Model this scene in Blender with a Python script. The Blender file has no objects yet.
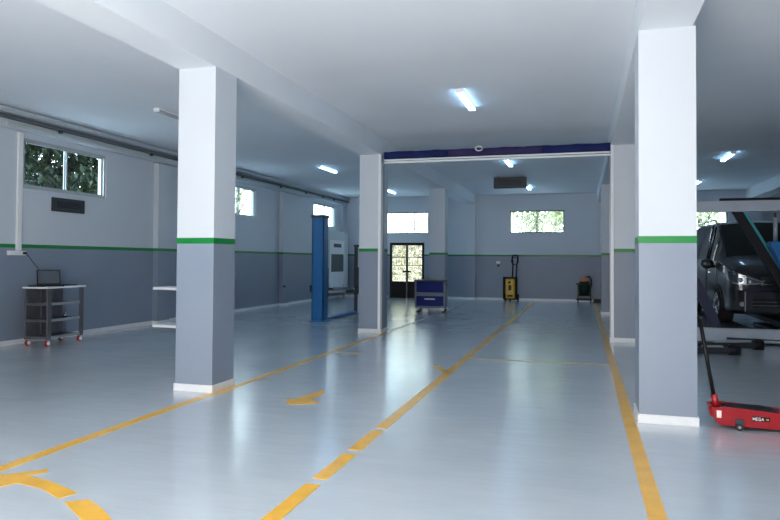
import bpy, bmesh, math, random
from mathutils import Vector, Matrix
random.seed(7)
R = math.radians
C = bpy.context.scene.collection

# ------------------------------------------------------------------ materials
MATS = {}
def mat(name, col, rough=0.5, metal=0.0, noise=0.0, nscale=8.0, bump=0.0, bscale=40.0, coat=0.0, emit=None, estr=0.0, stretch=None):
    m = bpy.data.materials.new(name); m.use_nodes = True
    nt = m.node_tree; b = nt.nodes['Principled BSDF']
    b.inputs['Base Color'].default_value = (*col, 1)
    b.inputs['Roughness'].default_value = rough
    b.inputs['Metallic'].default_value = metal
    if name.startswith(('navy', 'tarp', 'deep', 'black')): b.inputs['Specular IOR Level'].default_value = 0.2
    b.inputs['Coat Weight'].default_value = coat
    b.inputs['Coat Roughness'].default_value = 0.06
    if emit:
        b.inputs['Emission Color'].default_value = (*emit, 1); b.inputs['Emission Strength'].default_value = estr
    tc = nt.nodes.new('ShaderNodeTexCoord')
    vec = tc.outputs['Object']
    if stretch:
        mp = nt.nodes.new('ShaderNodeMapping'); mp.inputs['Scale'].default_value = stretch
        nt.links.new(vec, mp.inputs['Vector']); vec = mp.outputs['Vector']
    if noise > 0:
        n = nt.nodes.new('ShaderNodeTexNoise'); n.inputs['Scale'].default_value = nscale; n.inputs['Detail'].default_value = 5
        nt.links.new(vec, n.inputs['Vector'])
        r = nt.nodes.new('ShaderNodeValToRGB')
        r.color_ramp.elements[0].position = 0.3; r.color_ramp.elements[1].position = 0.7
        r.color_ramp.elements[0].color = (*[c*(1-noise) for c in col], 1)
        r.color_ramp.elements[1].color = (*[min(1, c*(1+noise*0.6)) for c in col], 1)
        nt.links.new(n.outputs['Fac'], r.inputs['Fac']); nt.links.new(r.outputs['Color'], b.inputs['Base Color'])
    if bump > 0:
        n2 = nt.nodes.new('ShaderNodeTexNoise'); n2.inputs['Scale'].default_value = bscale; n2.inputs['Detail'].default_value = 3
        nt.links.new(vec, n2.inputs['Vector'])
        bp = nt.nodes.new('ShaderNodeBump'); bp.inputs['Strength'].default_value = bump; bp.inputs['Distance'].default_value = 0.01
        nt.links.new(n2.outputs['Fac'], bp.inputs['Height']); nt.links.new(bp.outputs['Normal'], b.inputs['Normal'])
    MATS[name] = m
    return m

mat('white_paint', (0.565, 0.63, 0.70), 0.6, noise=0.02, nscale=1.5, bump=0.05, bscale=60)
mat('ceiling_paint', (0.78, 0.84, 0.90), 0.75, noise=0.03, nscale=0.8, bump=0.05, bscale=40)
mat('grey_paint', (0.225, 0.28, 0.365), 0.42, noise=0.03, nscale=1.5, bump=0.05, bscale=60)
mat('green_paint', (0.0, 0.21, 0.04), 0.4, noise=0.03)
mat('skirting', (0.72, 0.76, 0.80), 0.3, noise=0.05, nscale=10)
mat('yellow_paint', (0.86, 0.47, 0.035), 0.28, noise=0.14, nscale=5, coat=0.3)
mat('outdoor_paving', (0.5, 0.5, 0.5), 0.8, noise=0.1)
mat('window_frame_grey', (0.13, 0.14, 0.15), 0.6, noise=0.05)
mat('aluminium', (0.42, 0.46, 0.48), 0.4, 0.3, noise=0.04)
mat('galvanised', (0.50, 0.56, 0.60), 0.45, 0.4, noise=0.1, nscale=20)
mat('dark_metal', (0.04, 0.05, 0.06), 0.45, 0.3, noise=0.1)
mat('black_plastic', (0.012, 0.013, 0.016), 0.4, noise=0.1)
mat('shadow_panel_grey', (0.10, 0.12, 0.14), 0.5, 0.2, noise=0.1)  # shared by the pipe's painted shadow strip and the booth panel
mat('beam_grey', (0.42, 0.48, 0.56), 0.35, noise=0.06)
mat('trolley_grey', (0.15, 0.18, 0.24), 0.6, noise=0.05)
mat('worn_yellow', (0.60, 0.50, 0.28), 0.35, noise=0.25, nscale=6)
mat('faded_yellow', (0.50, 0.47, 0.38), 0.3, noise=0.25, nscale=6)
mat('castor_grey', (0.3, 0.32, 0.35), 0.4, noise=0.05)
mat('rubber', (0.018, 0.018, 0.02), 0.8, noise=0.1, bump=0.2)
mat('white_plastic', (0.80, 0.83, 0.85), 0.35, noise=0.02)
mat('white_metal', (0.78, 0.82, 0.86), 0.3, noise=0.02)
mat('pale_grey_panel', (0.50, 0.58, 0.60), 0.4, noise=0.04)
mat('grey_metal', (0.30, 0.34, 0.39), 0.35, 0.3, noise=0.05)
mat('cart_metal', (0.115, 0.12, 0.14), 0.4, 0.4, noise=0.08)
mat('lift_blue', (0.004, 0.14, 0.40), 0.35, noise=0.06, coat=0.3)
mat('navy', (0.006, 0.018, 0.15), 0.6, noise=0.05)
mat('tarp_blue', (0.008, 0.018, 0.11), 0.7, noise=0.25, nscale=4, bump=0.4, bscale=12)
mat('tarp_purple', (0.03, 0.025, 0.10), 0.7, noise=0.25, nscale=4, bump=0.4, bscale=12)
mat('jack_red', (0.33, 0.008, 0.015), 0.28, noise=0.06, coat=0.5)
mat('caster_red', (0.35, 0.02, 0.03), 0.4, noise=0.06)
mat('wash_yellow', (0.72, 0.42, 0.02), 0.4, noise=0.08)
mat('orange', (0.5, 0.2, 0.08), 0.4, noise=0.08)
mat('deep_green', (0.005, 0.025, 0.018), 0.4, noise=0.08)
mat('teal', (0.03, 0.30, 0.33), 0.35, noise=0.06)
mat('chrome', (0.75, 0.78, 0.80), 0.12, 1.0, noise=0.01)
mat('alloy', (0.42, 0.45, 0.5), 0.25, 0.9, noise=0.02)
mat('car_paint', (0.022, 0.027, 0.038), 0.3, 0.5, noise=0.02, coat=1.0)
mat('lamp_lens', (0.10, 0.12, 0.15), 0.08, 0.4, noise=0.05)
mat('brace_navy', (0.006, 0.012, 0.05), 0.5, noise=0.05)
mat('dark_glass', (0.006, 0.012, 0.012), 0.04, noise=0.02)
mat('screen', (0.07, 0.09, 0.12), 0.2, noise=0.05)
mat('lamp_glass', (0.45, 0.5, 0.55), 0.1, 0.5, noise=0.05)
mat('tube_glow', (1, 1, 1), 0.4, emit=(0.38, 0.68, 1.0), estr=14, noise=0.01)
mat('tube_off', (0.35, 0.38, 0.42), 0.4, noise=0.05)
mat('iron', (0.01, 0.01, 0.012), 0.45, 0.4, noise=0.1)
mat('sky_block_dark', (0.10, 0.08, 0.07), 0.9, noise=0.2, nscale=6)  # kept dark so the added sky-blocking wall bounces little light
mat('bark', (0.07, 0.05, 0.035), 0.9, noise=0.3, nscale=14, bump=0.5)
mat('leaf_dark', (0.022, 0.034, 0.009), 0.5, noise=0.35, nscale=3)
mat('leaf_light', (0.42, 0.43, 0.23), 0.6, noise=0.3, nscale=3)
mat('sticker', (0.85, 0.75, 0.78), 0.4, noise=0.02)

def glass_mat():
    m = bpy.data.materials.new('window_glass'); m.use_nodes = True
    nt = m.node_tree; nt.nodes.clear()
    o = nt.nodes.new('ShaderNodeOutputMaterial'); mx = nt.nodes.new('ShaderNodeMixShader')
    t = nt.nodes.new('ShaderNodeBsdfTransparent'); g = nt.nodes.new('ShaderNodeBsdfGlossy'); f = nt.nodes.new('ShaderNodeLayerWeight')
    t.inputs['Color'].default_value = (0.9, 0.95, 0.94, 1); g.inputs['Roughness'].default_value = 0.02
    f.inputs['Blend'].default_value = 0.5
    pw = nt.nodes.new('ShaderNodeMath'); pw.operation = 'POWER'; pw.inputs[1].default_value = 5
    ma = nt.nodes.new('ShaderNodeMath'); ma.operation = 'MULTIPLY_ADD'; ma.inputs[1].default_value = 0.93; ma.inputs[2].default_value = 0.035
    nt.links.new(f.outputs['Facing'], pw.inputs[0]); nt.links.new(pw.outputs[0], ma.inputs[0]); nt.links.new(ma.outputs[0], mx.inputs['Fac']); nt.links.new(t.outputs[0], mx.inputs[1]); nt.links.new(g.outputs[0], mx.inputs[2])
    nt.links.new(mx.outputs[0], o.inputs['Surface'])
    MATS['window_glass'] = m
glass_mat()
def frosted():
    m = bpy.data.materials.new('frosted_glass'); m.use_nodes = True
    nt = m.node_tree; nt.nodes.clear()
    o = nt.nodes.new('ShaderNodeOutputMaterial'); mx = nt.nodes.new('ShaderNodeMixShader')
    t = nt.nodes.new('ShaderNodeBsdfTranslucent'); g = nt.nodes.new('ShaderNodeBsdfTransparent')
    n = nt.nodes.new('ShaderNodeTexNoise'); n.inputs['Scale'].default_value = 9
    r = nt.nodes.new('ShaderNodeValToRGB'); r.color_ramp.elements[0].color = (0.34, 0.31, 0.22, 1); r.color_ramp.elements[1].color = (0.64, 0.61, 0.50, 1)
    r.color_ramp.elements[0].position = 0.35; r.color_ramp.elements[1].position = 0.65
    tc = nt.nodes.new('ShaderNodeTexCoord')
    nt.links.new(tc.outputs['Object'], n.inputs['Vector']); nt.links.new(n.outputs['Fac'], r.inputs['Fac']); nt.links.new(r.outputs['Color'], t.inputs['Color'])
    g.inputs['Color'].default_value = (0.9, 0.88, 0.7, 1)
    mx.inputs['Fac'].default_value = 0.05
    nt.links.new(t.outputs[0], mx.inputs[1]); nt.links.new(g.outputs[0], mx.inputs[2]); nt.links.new(mx.outputs[0], o.inputs['Surface'])
    MATS['frosted_glass'] = m
frosted()

def floor_mat():
    m = bpy.data.materials.new('epoxy_floor'); m.use_nodes = True
    nt = m.node_tree; b = nt.nodes['Principled BSDF']; L = nt.links.new
    tc = nt.nodes.new('ShaderNodeTexCoord')
    n = nt.nodes.new('ShaderNodeTexNoise'); n.inputs['Scale'].default_value = 0.9; n.inputs['Detail'].default_value = 6
    L(tc.outputs['Object'], n.inputs['Vector'])
    r = nt.nodes.new('ShaderNodeValToRGB')
    r.color_ramp.elements[0].position = 0.3; r.color_ramp.elements[0].color = (0.50, 0.565, 0.62, 1)
    r.color_ramp.elements[1].position = 0.72; r.color_ramp.elements[1].color = (0.56, 0.625, 0.68, 1)
    L(n.outputs['Fac'], r.inputs['Fac']); L(r.outputs['Color'], b.inputs['Base Color'])
    # roughness patches
    n3 = nt.nodes.new('ShaderNodeTexNoise'); n3.inputs['Scale'].default_value = 2.2; n3.inputs['Detail'].default_value = 4
    L(tc.outputs['Object'], n3.inputs['Vector'])
    mr = nt.nodes.new('ShaderNodeMapRange'); mr.inputs['To Min'].default_value = 0.17; mr.inputs['To Max'].default_value = 0.27
    L(n3.outputs['Fac'], mr.inputs['Value']); L(mr.outputs['Result'], b.inputs['Roughness'])
    b.inputs['Specular IOR Level'].default_value = 0.7
    b.inputs['Coat Weight'].default_value = 0.7; b.inputs['Coat Roughness'].default_value = 0.2; b.inputs['Coat IOR'].default_value = 1.6
    # trowelled waviness
    mp = nt.nodes.new('ShaderNodeMapping'); mp.inputs['Scale'].default_value = (1.2, 3.4, 1)
    L(tc.outputs['Object'], mp.inputs['Vector'])
    n2 = nt.nodes.new('ShaderNodeTexNoise'); n2.inputs['Scale'].default_value = 1.6; n2.inputs['Detail'].default_value = 4
    L(mp.outputs['Vector'], n2.inputs['Vector'])
    bp = nt.nodes.new('ShaderNodeBump'); bp.inputs['Strength'].default_value = 0.24; bp.inputs['Distance'].default_value = 0.025
    L(n2.outputs['Fac'], bp.inputs['Height']); L(bp.outputs['Normal'], b.inputs['Normal'])
    MATS['epoxy_floor'] = m
floor_mat()

# ------------------------------------------------------------------ mesh helpers
class MB:
    def __init__(s): s.bm = bmesh.new(); s.mats = []
    def mi(s, m):
        if m not in s.mats: s.mats.append(m)
        return s.mats.index(m)
    def _merge(s, bm2, m, M=None, smooth=False):
        if M is not None: bmesh.ops.transform(bm2, matrix=M, verts=bm2.verts)
        i = s.mi(m); vm = {}
        for v in bm2.verts: vm[v] = s.bm.verts.new(v.co)
        for f in bm2.faces:
            try: nf = s.bm.faces.new([vm[v] for v in f.verts])
            except ValueError: continue
            nf.material_index = i; nf.smooth = smooth
        bm2.free()
    def box(s, x0, x1, y0, y1, z0, z1, m, bev=0.0, M=None):
        b = bmesh.new(); bmesh.ops.create_cube(b, size=1)
        bmesh.ops.scale(b, vec=(abs(x1-x0), abs(y1-y0), abs(z1-z0)), verts=b.verts)
        bmesh.ops.translate(b, vec=((x0+x1)/2, (y0+y1)/2, (z0+z1)/2), verts=b.verts)
        if bev > 0: bmesh.ops.bevel(b, geom=b.edges[:], offset=bev, segments=2, affect='EDGES', profile=0.5)
        s._merge(b, m, M); return s
    def cyl(s, p0, p1, r, m, r2=None, n=20, smooth=True, caps=True):
        p0, p1 = Vector(p0), Vector(p1); d = p1-p0
        b = bmesh.new(); bmesh.ops.create_cone(b, cap_ends=caps, segments=n, radius1=r, radius2=r if r2 is None else r2, depth=d.length)
        M = Matrix.Translation((p0+p1)/2) @ d.to_track_quat('Z', 'Y').to_matrix().to_4x4()
        i = s.mi(m); bmesh.ops.transform(b, matrix=M, verts=b.verts); vm = {v: s.bm.verts.new(v.co) for v in b.verts}
        for f in b.faces:
            nf = s.bm.faces.new([vm[v] for v in f.verts]); nf.material_index = i; nf.smooth = smooth and len(f.verts) == 4
        b.free(); return s
    def sph(s, c, r, m, sc=(1, 1, 1), n=16):
        b = bmesh.new(); bmesh.ops.create_uvsphere(b, u_segments=n, v_segments=n//2+2, radius=r)
        s._merge(b, m, Matrix.Translation(c) @ Matrix.Diagonal((*sc, 1)), True); return s
    def tube(s, pts, r, m, n=8):
        pts = [Vector(p) for p in pts]; i = s.mi(m); rings = []
        for k, p in enumerate(pts):
            d = (pts[min(k+1, len(pts)-1)] - pts[max(k-1, 0)]).normalized()
            a = Vector((0, 0, 1)) if abs(d.z) < 0.9 else Vector((1, 0, 0))
            u = d.cross(a).normalized(); w = d.cross(u)
            rr = r[k] if isinstance(r, (list, tuple)) else r
            rings.append([s.bm.verts.new(p + (u*math.cos(t)+w*math.sin(t))*rr) for t in [2*math.pi*j/n for j in range(n)]])
        for a, b in zip(rings, rings[1:]):
            for j in range(n):
                f = s.bm.faces.new((a[j], a[(j+1) % n], b[(j+1) % n], b[j])); f.material_index = i; f.smooth = True
        for rg in (rings[0], rings[-1]):
            f = s.bm.faces.new(rg); f.material_index = i
        return s
    def prism(s, poly, vec, m, bev=0.0):
        """closed polygon (3D points) swept along vec"""
        b = bmesh.new(); vs = [b.verts.new(p) for p in poly]; f = b.faces.new(vs)
        r = bmesh.ops.extrude_face_region(b, geom=[f]); nv = [g for g in r['geom'] if isinstance(g, bmesh.types.BMVert)]
        bmesh.ops.translate(b, vec=vec, verts=nv); bmesh.ops.recalc_face_normals(b, faces=b.faces)
        if bev > 0: bmesh.ops.bevel(b, geom=b.edges[:], offset=bev, segments=2, affect='EDGES', profile=0.5)
        s._merge(b, m); return s
    def quad(s, pts, m, smooth=False):
        f = s.bm.faces.new([s.bm.verts.new(p) for p in pts]); f.material_index = s.mi(m); f.smooth = smooth; return s
    def build(s, name, parent=None, loc=None, **props):
        bmesh.ops.recalc_face_normals(s.bm, faces=s.bm.faces)
        me = bpy.data.meshes.new(name); s.bm.to_mesh(me); s.bm.free()
        for k in s.mats: me.materials.append(MATS[k])
        o = bpy.data.objects.new(name, me); C.objects.link(o)
        if parent is not None: o.parent = parent
        if loc: o.location = loc
        for k, v in props.items(): o[k] = v
        return o

def empty(name, loc=(0, 0, 0), rz=0.0, **props):
    o = bpy.data.objects.new(name, None); C.objects.link(o); o.location = loc; o.rotation_euler = (0, 0, rz)
    o.empty_display_size = 0.1
    for k, v in props.items(): o[k] = v
    return o
def copy_tree(o, parent=None, kids=None):
    c = o.copy(); C.objects.link(c); c.parent = parent
    for ch in [x for x in bpy.data.objects if x.parent == o]: copy_tree(ch, c)
    return c

# ------------------------------------------------------------------ room dimensions (metres)
XL, XR, YF, YB, H = -9.46, 10.4, -1.0, 25.8, 4.06
SOF = 3.69
G0, G1 = 1.676, 1.742
CW = 0.475

def paint_for(z):
    return 'grey_paint' if z < G0 else ('green_paint' if z < G1 else 'white_paint')

def wall(name, axis, pos, a0, a1, thick, holes, inward):
    """axis 'x': wall in the plane x=pos running along y.  holes: (a0,a1,z0,z1). thick goes outward"""
    mb = MB()
    As = sorted({a0, a1, *[h[0] for h in holes], *[h[1] for h in holes]})
    Zs = sorted({0, G0, G1, H, *[h[2] for h in holes], *[h[3] for h in holes]})
    def P(a, z, d):
        q = pos - inward*d
        return (q, a, z) if axis == 'x' else (a, q, z)
    def solid(i, j):
        if i < 0 or j < 0 or i >= len(As)-1 or j >= len(Zs)-1: return False
        ca, cz = (As[i]+As[i+1])/2, (Zs[j]+Zs[j+1])/2
        return not any(h[0] < ca < h[1] and h[2] < cz < h[3] for h in holes)
    for i in range(len(As)-1):
        for j in range(len(Zs)-1):
            if not solid(i, j): continue
            m = paint_for((Zs[j]+Zs[j+1])/2); A0, A1, z0, z1 = As[i], As[i+1], Zs[j], Zs[j+1]
            mb.quad([P(A0, z0, 0), P(A1, z0, 0), P(A1, z1, 0), P(A0, z1, 0)], m)
            mb.quad([P(A0, z0, thick), P(A1, z0, thick), P(A1, z1, thick), P(A0, z1, thick)], 'white_paint')
            for (di, dj, pa, pb) in ((-1, 0, (A0, z0), (A0, z1)), (1, 0, (A1, z0), (A1, z1)), (0, -1, (A0, z0), (A1, z0)), (0, 1, (A0, z1), (A1, z1))):
                if not solid(i+di, j+dj):
                    mb.quad([P(*pa, 0), P(*pb, 0), P(*pb, thick), P(*pa, thick)], 'white_paint')
    bmesh.ops.remove_doubles(mb.bm, verts=mb.bm.verts, dist=1e-5)
    return mb.build(name, kind='structure')

WZ0, WZ1 = 2.74, 3.62
BZ0, BZ1 = 2.57, 3.43
left_w = [(9.40, 11.53, 2.73, WZ1), (15.98, 18.14, WZ0, WZ1), (22.58, 24.84, WZ0, WZ1)]
back_w = [(-7.66, -5.90, BZ0, BZ1), (-2.69, -0.67, BZ0, BZ1), (2.30, 4.90, BZ0, BZ1)]
DOOR = (-7.49, -6.06, 0.0, 2.21)
wall('wall_left', 'x', XL, YF, YB+0.2, 0.2, left_w, 1)
wall('wall_back', 'y', YB, XL, XR, 0.2, back_w+[DOOR], -1)
wall('wall_right', 'x', XR, YF, YB+0.2, 0.2, [], -1)
wall('wall_front', 'y', YF, XL, XR, 0.2, [(-3.99, 0.5, 0.0, 3.69)], 1)
MB().box(XL-0.2, XR+0.2, YF-0.2, YB+0.2, -0.2, 0, 'epoxy_floor').build('floor', kind='structure')
MB().box(XL-0.2, XR+0.2, YF-0.2, YB+0.2, H, H+0.25, 'ceiling_paint').build('ceiling', kind='structure')
MB().box(-60, 60, -40, 90, -0.45, -0.21, 'outdoor_paving').build('ground_outside', kind='structure')
MB().box(-12, 12, -6.6, -6.2, -0.21, 8.5, 'sky_block_dark').build('sky_block_wall', kind='structure')  # unseen wall added to keep sky light out of the entrance

# columns and pilasters
def column(x, y, w, d, name='column'):
    mb = MB()
    for z0, z1 in ((0, G0), (G0, G1), (G1, SOF)):
        m = paint_for((z0+z1)/2)
        for p, q in (((x, y), (x+w, y)), ((x+w, y), (x+w, y+d)), ((x+w, y+d), (x, y+d)), ((x, y+d), (x, y))):
            mb.quad([(*p, z0), (*q, z0), (*q, z1), (*p, z1)], m)
    bmesh.ops.remove_doubles(mb.bm, verts=mb.bm.verts, dist=1e-5)
    o = mb.build(name, kind='structure')
    s = 0.014
    MB().box(x-s, x+w+s, y-s, y+d+s, 0, 0.082, 'skirting', 0.003).build('baseboard', o)
    e = 0.003
    MB().box(x-e, x+w+e, y-e, y+d+e, G0, G1, 'green_paint').build('painted_band', o)
    return o
rows = [6.65, 13.12, 19.72]
XA, XB, XC = -4.475, 0.505, 5.47
for y in rows:
    for x in (XA, XB, XC): column(x, y, 0.50 if (x == XB and y < 7) else CW, CW)
for x in (XA, XB, XC): column(x, YB-0.16, CW, 0.159, 'pilaster')
for y in (6.65, 13.12, 19.72, 25.32): column(XL+0.001, y, 0.13, CW, 'pilaster')

# beams along the rows
for x in (XA, XB, XC):
    MB().box(x, x+CW, YF, YB, SOF, H, 'ceiling_paint').build('beam', kind='structure')
MB().box(XL, XL+0.13, YF, YB, SOF+0.03, H, 'white_paint').build('beam', kind='structure')

# skirtings on the walls
MB().box(XL, XL+0.014, YF, YB, 0, 0.085, 'skirting').build('baseboard_left', kind='structure')
mb = MB(); mb.box(XL, DOOR[0]-0.06, YB-0.014, YB, 0, 0.085, 'skirting'); mb.box(DOOR[1]+0.06, XR, YB-0.014, YB, 0, 0.085, 'skirting')
mb.build('baseboard_back', kind='structure')

# ------------------------------------------------------------------ windows
wn = [0]
def window(axis, pos, a0, a1, z0, z1, inward):
    FM = 'window_frame_grey' if axis == 'y' else 'aluminium'
    wn[0] += 1
    root = empty('window_%d' % wn[0], (0, 0, 0), kind='structure')
    fr = MB(); t = 0.022 if axis == 'y' else 0.045
    def B(mb, A0, A1, Z0, Z1, d0, d1, m):
        q0, q1 = sorted((pos-inward*d0, pos-inward*d1))
        if axis == 'x': mb.box(q0, q1, A0, A1, Z0, Z1, m, 0.003 if m != 'window_glass' else 0)
        else: mb.box(A0, A1, q0, q1, Z0, Z1, m, 0.003 if m != 'window_glass' else 0)
    for (A0, A1, Z0, Z1) in ((a0, a1, z0, z0+t), (a0, a1, z1-t, z1), (a0, a0+t, z0+t, z1-t), (a1-t, a1, z0+t, z1-t)):
        B(fr, A0, A1, Z0, Z1, 0.02, 0.10, FM)
    fr.build('window_frame', root)
    mid = (a0+a1)/2
    for k, (A0, A1) in enumerate(((a0+t, mid+0.025), (mid-0.025, a1-t))):
        d0 = 0.035 + 0.03*k; s = 0.02 if axis == 'y' else 0.03
        sb = MB()
        for (p0, p1, q0, q1) in ((A0, A1, z0+t, z0+t+s), (A0, A1, z1-t-s, z1-t), (A0, A0+s, z0+t+s, z1-t-s), (A1-s, A1, z0+t+s, z1-t-s)):
            B(sb, p0, p1, q0, q1, d0, d0+0.022, FM)
        so = sb.build('sash', root)
        g = MB(); B(g, A0+s, A1-s, z0+t+s, z1-t-s, d0+0.009, d0+0.013, 'window_glass'); g.build('pane', so)
    sl = MB(); B(sl, a0-0.04, a1+0.04, z0-0.035, z0, -0.03, 0.12, 'white_paint'); sl.build('window_sill', root)
    return root
for a in left_w: window('x', XL, *a, 1)
for a in back_w: window('y', YB, *a, -1)

# ------------------------------------------------------------------ entrance door with wrought iron
def iron_door():
    x0, x1, _, z1 = DOOR
    root = empty('door_1', (0, 0, 0), kind='structure')
    fr = MB(); y0, y1 = YB+0.0, YB+0.09
    fr.box(x0, x0+0.05, y0, y1, 0, z1, 'iron', 0.004); fr.box(x1-0.05, x1, y0, y1, 0, z1, 'iron', 0.004); fr.box(x0+0.05, x1-0.05, y0, y1, z1-0.06, z1, 'iron', 0.004)
    fr.build('door_frame', root)
    mid = (x0+x1)/2; zk = 0.66
    for side, (a, b) in enumerate(((x0+0.055, mid-0.004), (mid+0.004, x1-0.055))):
        ya, yb = YB+0.01, YB+0.05
        lf = MB(); t = 0.045
        lf.box(a, a+t, ya, yb, 0.0, z1-0.06, 'iron'); lf.box(b-t, b, ya, yb, 0.0, z1-0.06, 'iron')
        lf.box(a+t, b-t, ya, yb, z1-0.11, z1-0.06, 'iron'); lf.box(a+t, b-t, ya, yb, 0.0, zk, 'iron')
        for z in (1.30, 1.62): lf.box(a+t, b-t, ya, yb, z-0.012, z+0.012, 'iron')
        leaf = lf.build('door_leaf', root)
        sw = MB(); ym = (ya+yb)/2
        n = 5
        for k in range(n):
            x = a+t+(b-a-2*t)*(k+0.5)/n
            sw.cyl((x, ym, 1.31), (x, ym, 1.61), 0.008, 'iron', n=6)
        def scroll(cx, cz, r, s, ph):
            pts = [(cx + s*r*(1-0.8*u/14)*math.cos(ph+u*0.55), ym, cz + r*(1-0.8*u/14)*math.sin(ph+u*0.55)) for u in range(15)]
            sw.tube(pts, 0.011, 'iron', 5)
        w = (b-a-2*t)
        for zc0, zc1 in ((zk, 1.29), (1.63, z1-0.11)):
            nz = 3
            for i in range(3):
                for j in range(nz):
                    cx = a+t+w*(i+0.5)/3; cz = zc0+(zc1-zc0)*(j+0.5)/nz
                    scroll(cx, cz, 0.085, 1 if (i+j) % 2 else -1, 0.5+i+j*1.3)
        sw.build('scrollwork', leaf)
        MB().box(a+t, b-t, ym+0.012, ym+0.018, zk, z1-0.11, 'frosted_glass').build('pane', leaf)
    h = MB(); h.box(mid-0.17, mid+0.17, YB-0.035, YB+0.0, 1.02, 1.09, 'iron', 0.008); h.cyl((mid-0.12, YB-0.05, 1.0), (mid-0.12, YB-0.05, 1.11), 0.012, 'iron')
    h.build('door_handle', root)
iron_door()

# ------------------------------------------------------------------ floor markings
def slab(name, poly, m='yellow_paint'):
    mb = MB(); mb.prism([(x, y, 0.0005) for x, y in poly], (0, 0, 0.002), m); return mb.build(name, kind='structure')
def strip(x0, x1, y0, y1): slab('floor_line', [(x0, y0), (x1, y0), (x1, y1), (x0, y1)])
strip(-4.03, -3.92, -0.9, 6.63); strip(-3.98, -3.88, 6.63, 13.3)
slab('floor_line', [(-3.98, 13.3), (-3.88, 13.3), (-3.88, 25.0), (-3.98, 25.0)], 'faded_yellow')
strip(0.365, 0.475, -0.9, 25.0)
for y0, y1 in ((-0.9, 4.16), (4.27, 4.89), (5.0, 5.62), (5.72, 25.0)): strip(-1.785, -1.675, y0, y1)
for a_, b_ in ((-1.675, 0.365), (-3.88, -3.42)): slab('floor_line', [(a_, 10.14), (b_, 10.14), (b_, 10.24), (a_, 10.24)], 'worn_yellow')
slab('floor_line', [(-2.06, 9.30), (-1.98, 9.34), (-1.72, 8.86), (-1.76, 8.72)])
# direction arrows
slab('floor_arrow', [(-3.07, 6.57), (-2.92, 6.36), (-2.79, 6.41), (-2.65, 6.50), (-2.67, 6.57), (-2.79, 6.60), (-2.79, 7.03), (-2.88, 7.19), (-2.95, 6.78), (-2.97, 6.64)])
slab('floor_arrow', [(-4.02, 3.62), (-3.84, 3.71), (-3.66, 3.90), (-3.60, 3.85), (-3.68, 3.74), (-3.46, 3.70), (-3.10, 3.565), (-3.14, 3.44), (-3.38, 3.56), (-3.62, 3.60), (-3.68, 3.46), (-3.80, 3.42)])
slab('floor_arrow', [(-3.06, 3.40), (-2.95, 3.49), (-2.76, 3.38), (-2.48, 3.17), (-2.30, 2.90), (-2.44, 2.86), (-2.66, 3.14)])

# ------------------------------------------------------------------ ceiling lights
def make_light(on=True):
    t = empty('ceiling_light', (0, 0, 0))
    hs = 'white_metal' if on else 'ceiling_paint'
    MB().box(-0.05, 0.05, -0.63, 0.63, -0.022, 0, hs, 0.004).build('housing', t)
    for s in (-1, 1):
        MB().cyl((s*0.036, -0.6, -0.042), (s*0.036, 0.6, -0.042), 0.016, 'tube_glow' if on else 'tube_off', n=12).build('tube', t)
    for y in (-0.615, 0.615): MB().box(-0.054, 0.054, y-0.012, y+0.012, -0.064, -0.0, hs, 0.004).build('end_cap', t)
    return t
on = make_light(True)
spots = [(-1.77, 10.36, 'lit twin tube ceiling light in the middle bay before the rolled blue curtain'),
         (-1.84, 17.2, 'lit twin tube ceiling light just beyond the rolled blue curtain'),
         (-1.80, 23.2, 'lit twin tube ceiling light beyond the black hanging box'),
         (-6.85, 17.3, 'lit twin tube ceiling light above the blue two post lift'),
         (-6.80, 23.4, 'lit twin tube ceiling light nearest the wrought iron door'),
         (3.34, 17.5, 'lit twin tube ceiling light above the dark van'),
         (3.50, 23.0, 'lit twin tube ceiling light in the van bay, far end')]
for i, (x, y, lab) in enumerate(spots):
    o = on if i == 0 else copy_tree(on)
    o.location = (x, y, H); o['label'] = lab; o['category'] = 'ceiling light'; o['group'] = 'tube lights on the ceiling'
off = make_light(False); off.location = (-6.95, 10.3, H)
off['label'] = 'unlit twin tube ceiling light in the left bay'; off['category'] = 'ceiling light'; off['group'] = 'tube lights on the ceiling'

# ------------------------------------------------------------------ left wall services
px = XL+0.13
MB().cyl((px+0.07, YF+0.05, 3.985), (px+0.07, YB-0.05, 3.985), 0.055, 'galvanised', n=20).build('air_pipe', label='long grey round pipe running under the ceiling along the left wall', category='pipe')
mb = MB(); mb.box(px, px+0.10, YF+0.05, YB-0.05, 3.85, 3.865, 'shadow_panel_grey'); mb.box(px, px+0.006, YF+0.05, YB-0.05, 3.865, 3.93, 'shadow_panel_grey'); mb.box(px+0.094, px+0.10, YF+0.05, YB-0.05, 3.865, 3.90, 'shadow_panel_grey')  # dark strip put in for the shadow between pipe and trunking
tray = mb.build('pipe_shadow_strip', label='dark strip added as the shadow on the left wall just beneath the grey pipe', category='shadow strip')
MB().box(px, px+0.035, 8.9, 24.9, 3.74, 3.80, 'pale_grey_panel', 0.004).build('cable_trunking', label='pale grey cable trunking along the left wall above the windows', category='trunking')
for i, (y, lab) in enumerate(((10.05, 'above the first window nearest the laptop cart'), (12.75, 'just past the first window'), (16.9, 'above the window beside the square column'), (19.4, 'between the two far windows'), (21.4, 'just before the far window'), (23.0, 'above the far window'), (24.1, 'nearest the back corner'))):
    b = MB(); b.box(px+0.036, px+0.10, y-0.03, y+0.03, 3.80, 3.85, 'dark_metal', 0.006); pass
    b.build('bracket', tray)
mb = MB(); mb.box(XL+0.001, XL+0.04, 9.27, 9.37, 1.63, 3.69, 'white_plastic', 0.004); mb.build('cable_duct', label='white vertical cable duct on the left wall down to the sockets', category='duct')
ps = empty('socket_strip', (XL+0.001, 9.29, 1.585), label='white socket strip on the left wall under the green band', category='socket')
MB().box(0, 0.045, -0.20, 0.17, -0.04, 0.04, 'white_plastic', 0.006).build('housing', ps)
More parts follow.
